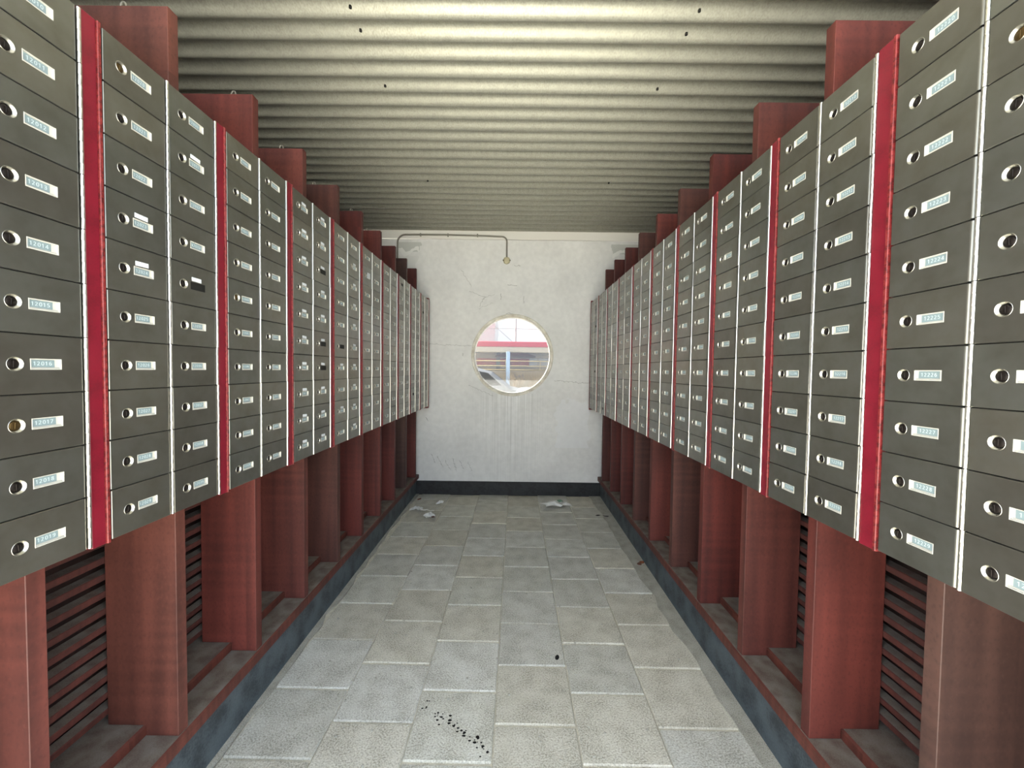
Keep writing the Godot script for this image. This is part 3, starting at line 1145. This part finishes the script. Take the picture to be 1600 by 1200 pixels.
	for q in [[0.85, -15.6, "right of the pale pole"], [0.12, -15.5, "behind the white bin"], [1.35, -15.5, "at the right edge of the round window"]]:
		k += 1
		o = thing("bare_shrub", "leafless brown shrub before the board fence, " + q[2], "shrub", Vector3(q[0], -0.1, q[1]), 0.0)
		st = begin()
		var r := RandomNumberGenerator.new()
		r.seed = 900 + k
		for i in 46:
			var a := r.randf() * TAU
			var lean := r.randf_range(0.05, 0.42)
			var tall := r.randf_range(0.7, 1.28)
			var pp := []
			for j in 6:
				var t := j / 5.0
				pp.append(Vector3(cos(a) * lean * t * t + 0.02 * sin(j * 2.0 + i), tall * t, sin(a) * lean * t * t))
			tube(st, pp, 0.006, 4)
			tube(st, [pp[3], pp[3] + Vector3(r.randf_range(-0.16, 0.16), 0.22, r.randf_range(-0.1, 0.1))], 0.004, 4)
		obj("twigs", done(st), M.twig, o)
	# parked car, left
	o = thing("car", "pale parked car with a dark windscreen, at the left of the round window's view", "car", Vector3(-1.45, -0.1, -11.2), 0.25)
	var prof := PackedVector2Array()
	for p in [[-2.1, 0.28], [-2.12, 0.7], [-2.0, 0.86], [-1.45, 0.93], [-0.95, 1.36], [-0.6, 1.45], [0.3, 1.47], [0.75, 1.36], [1.25, 0.98], [1.9, 0.86], [2.08, 0.66], [2.06, 0.3], [1.75, 0.22], [-1.75, 0.22]]:
		prof.append(Vector2(p[0], p[1]))
	obj("body", prism(prof, -0.8, 0.8, 0.09), M.silver, o)
	for sd in [-1.0, 1.0]:
		var wp := PackedVector2Array([Vector2(-1.2, 0.98), Vector2(-0.82, 1.34), Vector2(0.3, 1.39), Vector2(0.62, 1.32), Vector2(0.98, 1.0)])
		obj("side_window", prism(wp, sd * 0.80 - 0.012, sd * 0.80 + 0.012, 0.004), M.glass_dark, o)
	st = begin()
	quad(st, Vector3(1.22, 1.02, 0.62), Vector3(1.22, 1.02, -0.62), Vector3(0.80, 1.36, -0.56), Vector3(0.80, 1.36, 0.56))
	quad(st, Vector3(1.19, 1.00, -0.62), Vector3(1.19, 1.00, 0.62), Vector3(0.77, 1.34, 0.56), Vector3(0.77, 1.34, -0.56))
	obj("windscreen", done(st), M.glass_dark, o)
	for x in [-1.3, 1.32]:
		for zz in [-0.8, 0.8]:
			st = begin()
			lathe(st, [[0.0, -0.1], [0.28, -0.1], [0.32, -0.07], [0.32, 0.07], [0.28, 0.1], [0.0, 0.1]], 20, 2, Vector3(x, 0.32, zz))
			obj("wheel", done(st), M.rubber, o)
	# white bin
	o = thing("bin", "white rounded bin in front of the shrubs, low in the round window", "bin", Vector3(0.31, -0.1, -9.2))
	st = begin()
	lathe(st, [[0.0, 0.0], [0.2, 0.0], [0.24, 0.85], [0.23, 0.93], [0.15, 1.0], [0.0, 1.02]], 20, 1)
	obj("tub", done(st), M.white, o)
	# aerial mast and wires over the roof
	o = thing("mast", "thin steel mast with wires above the shop roof, seen through the round window", "mast", Vector3(0.12, -0.1, -21.8))
	st = begin()
	tube(st, [Vector3(0, 0, 0), Vector3(0, 6.2, 0)], 0.03, 6)
	obj("pole", done(st), M.grey, o)
	for q in [[Vector3(-9, 3.70, 0), Vector3(9, 3.55, 0)], [Vector3(-6, 8.0, 0.5), Vector3(0.2, 2.6, 0)]]:
		st = begin()
		tube(st, q, 0.011, 4)
		obj("wire", done(st), M.grey, o)
	# pale gable
	o = thing("gable_house", "pale grey house gable rising behind the shop at the left", "building", Vector3(-1.2, -0.1, -24))
	prof = PackedVector2Array([Vector2(-6, 0), Vector2(0, 0), Vector2(0.14, 4.6), Vector2(-2.8, 6.2), Vector2(-6, 4.4)])
	obj("wall", prism(prof, -5, 0, 0.02), M.white, o)
	st = begin()
	obj("roof", box_mesh(Vector3(-3.0, 6.1, -5.1), Vector3(-2.6, 6.3, 0.1), 0.02), M.grey, o)
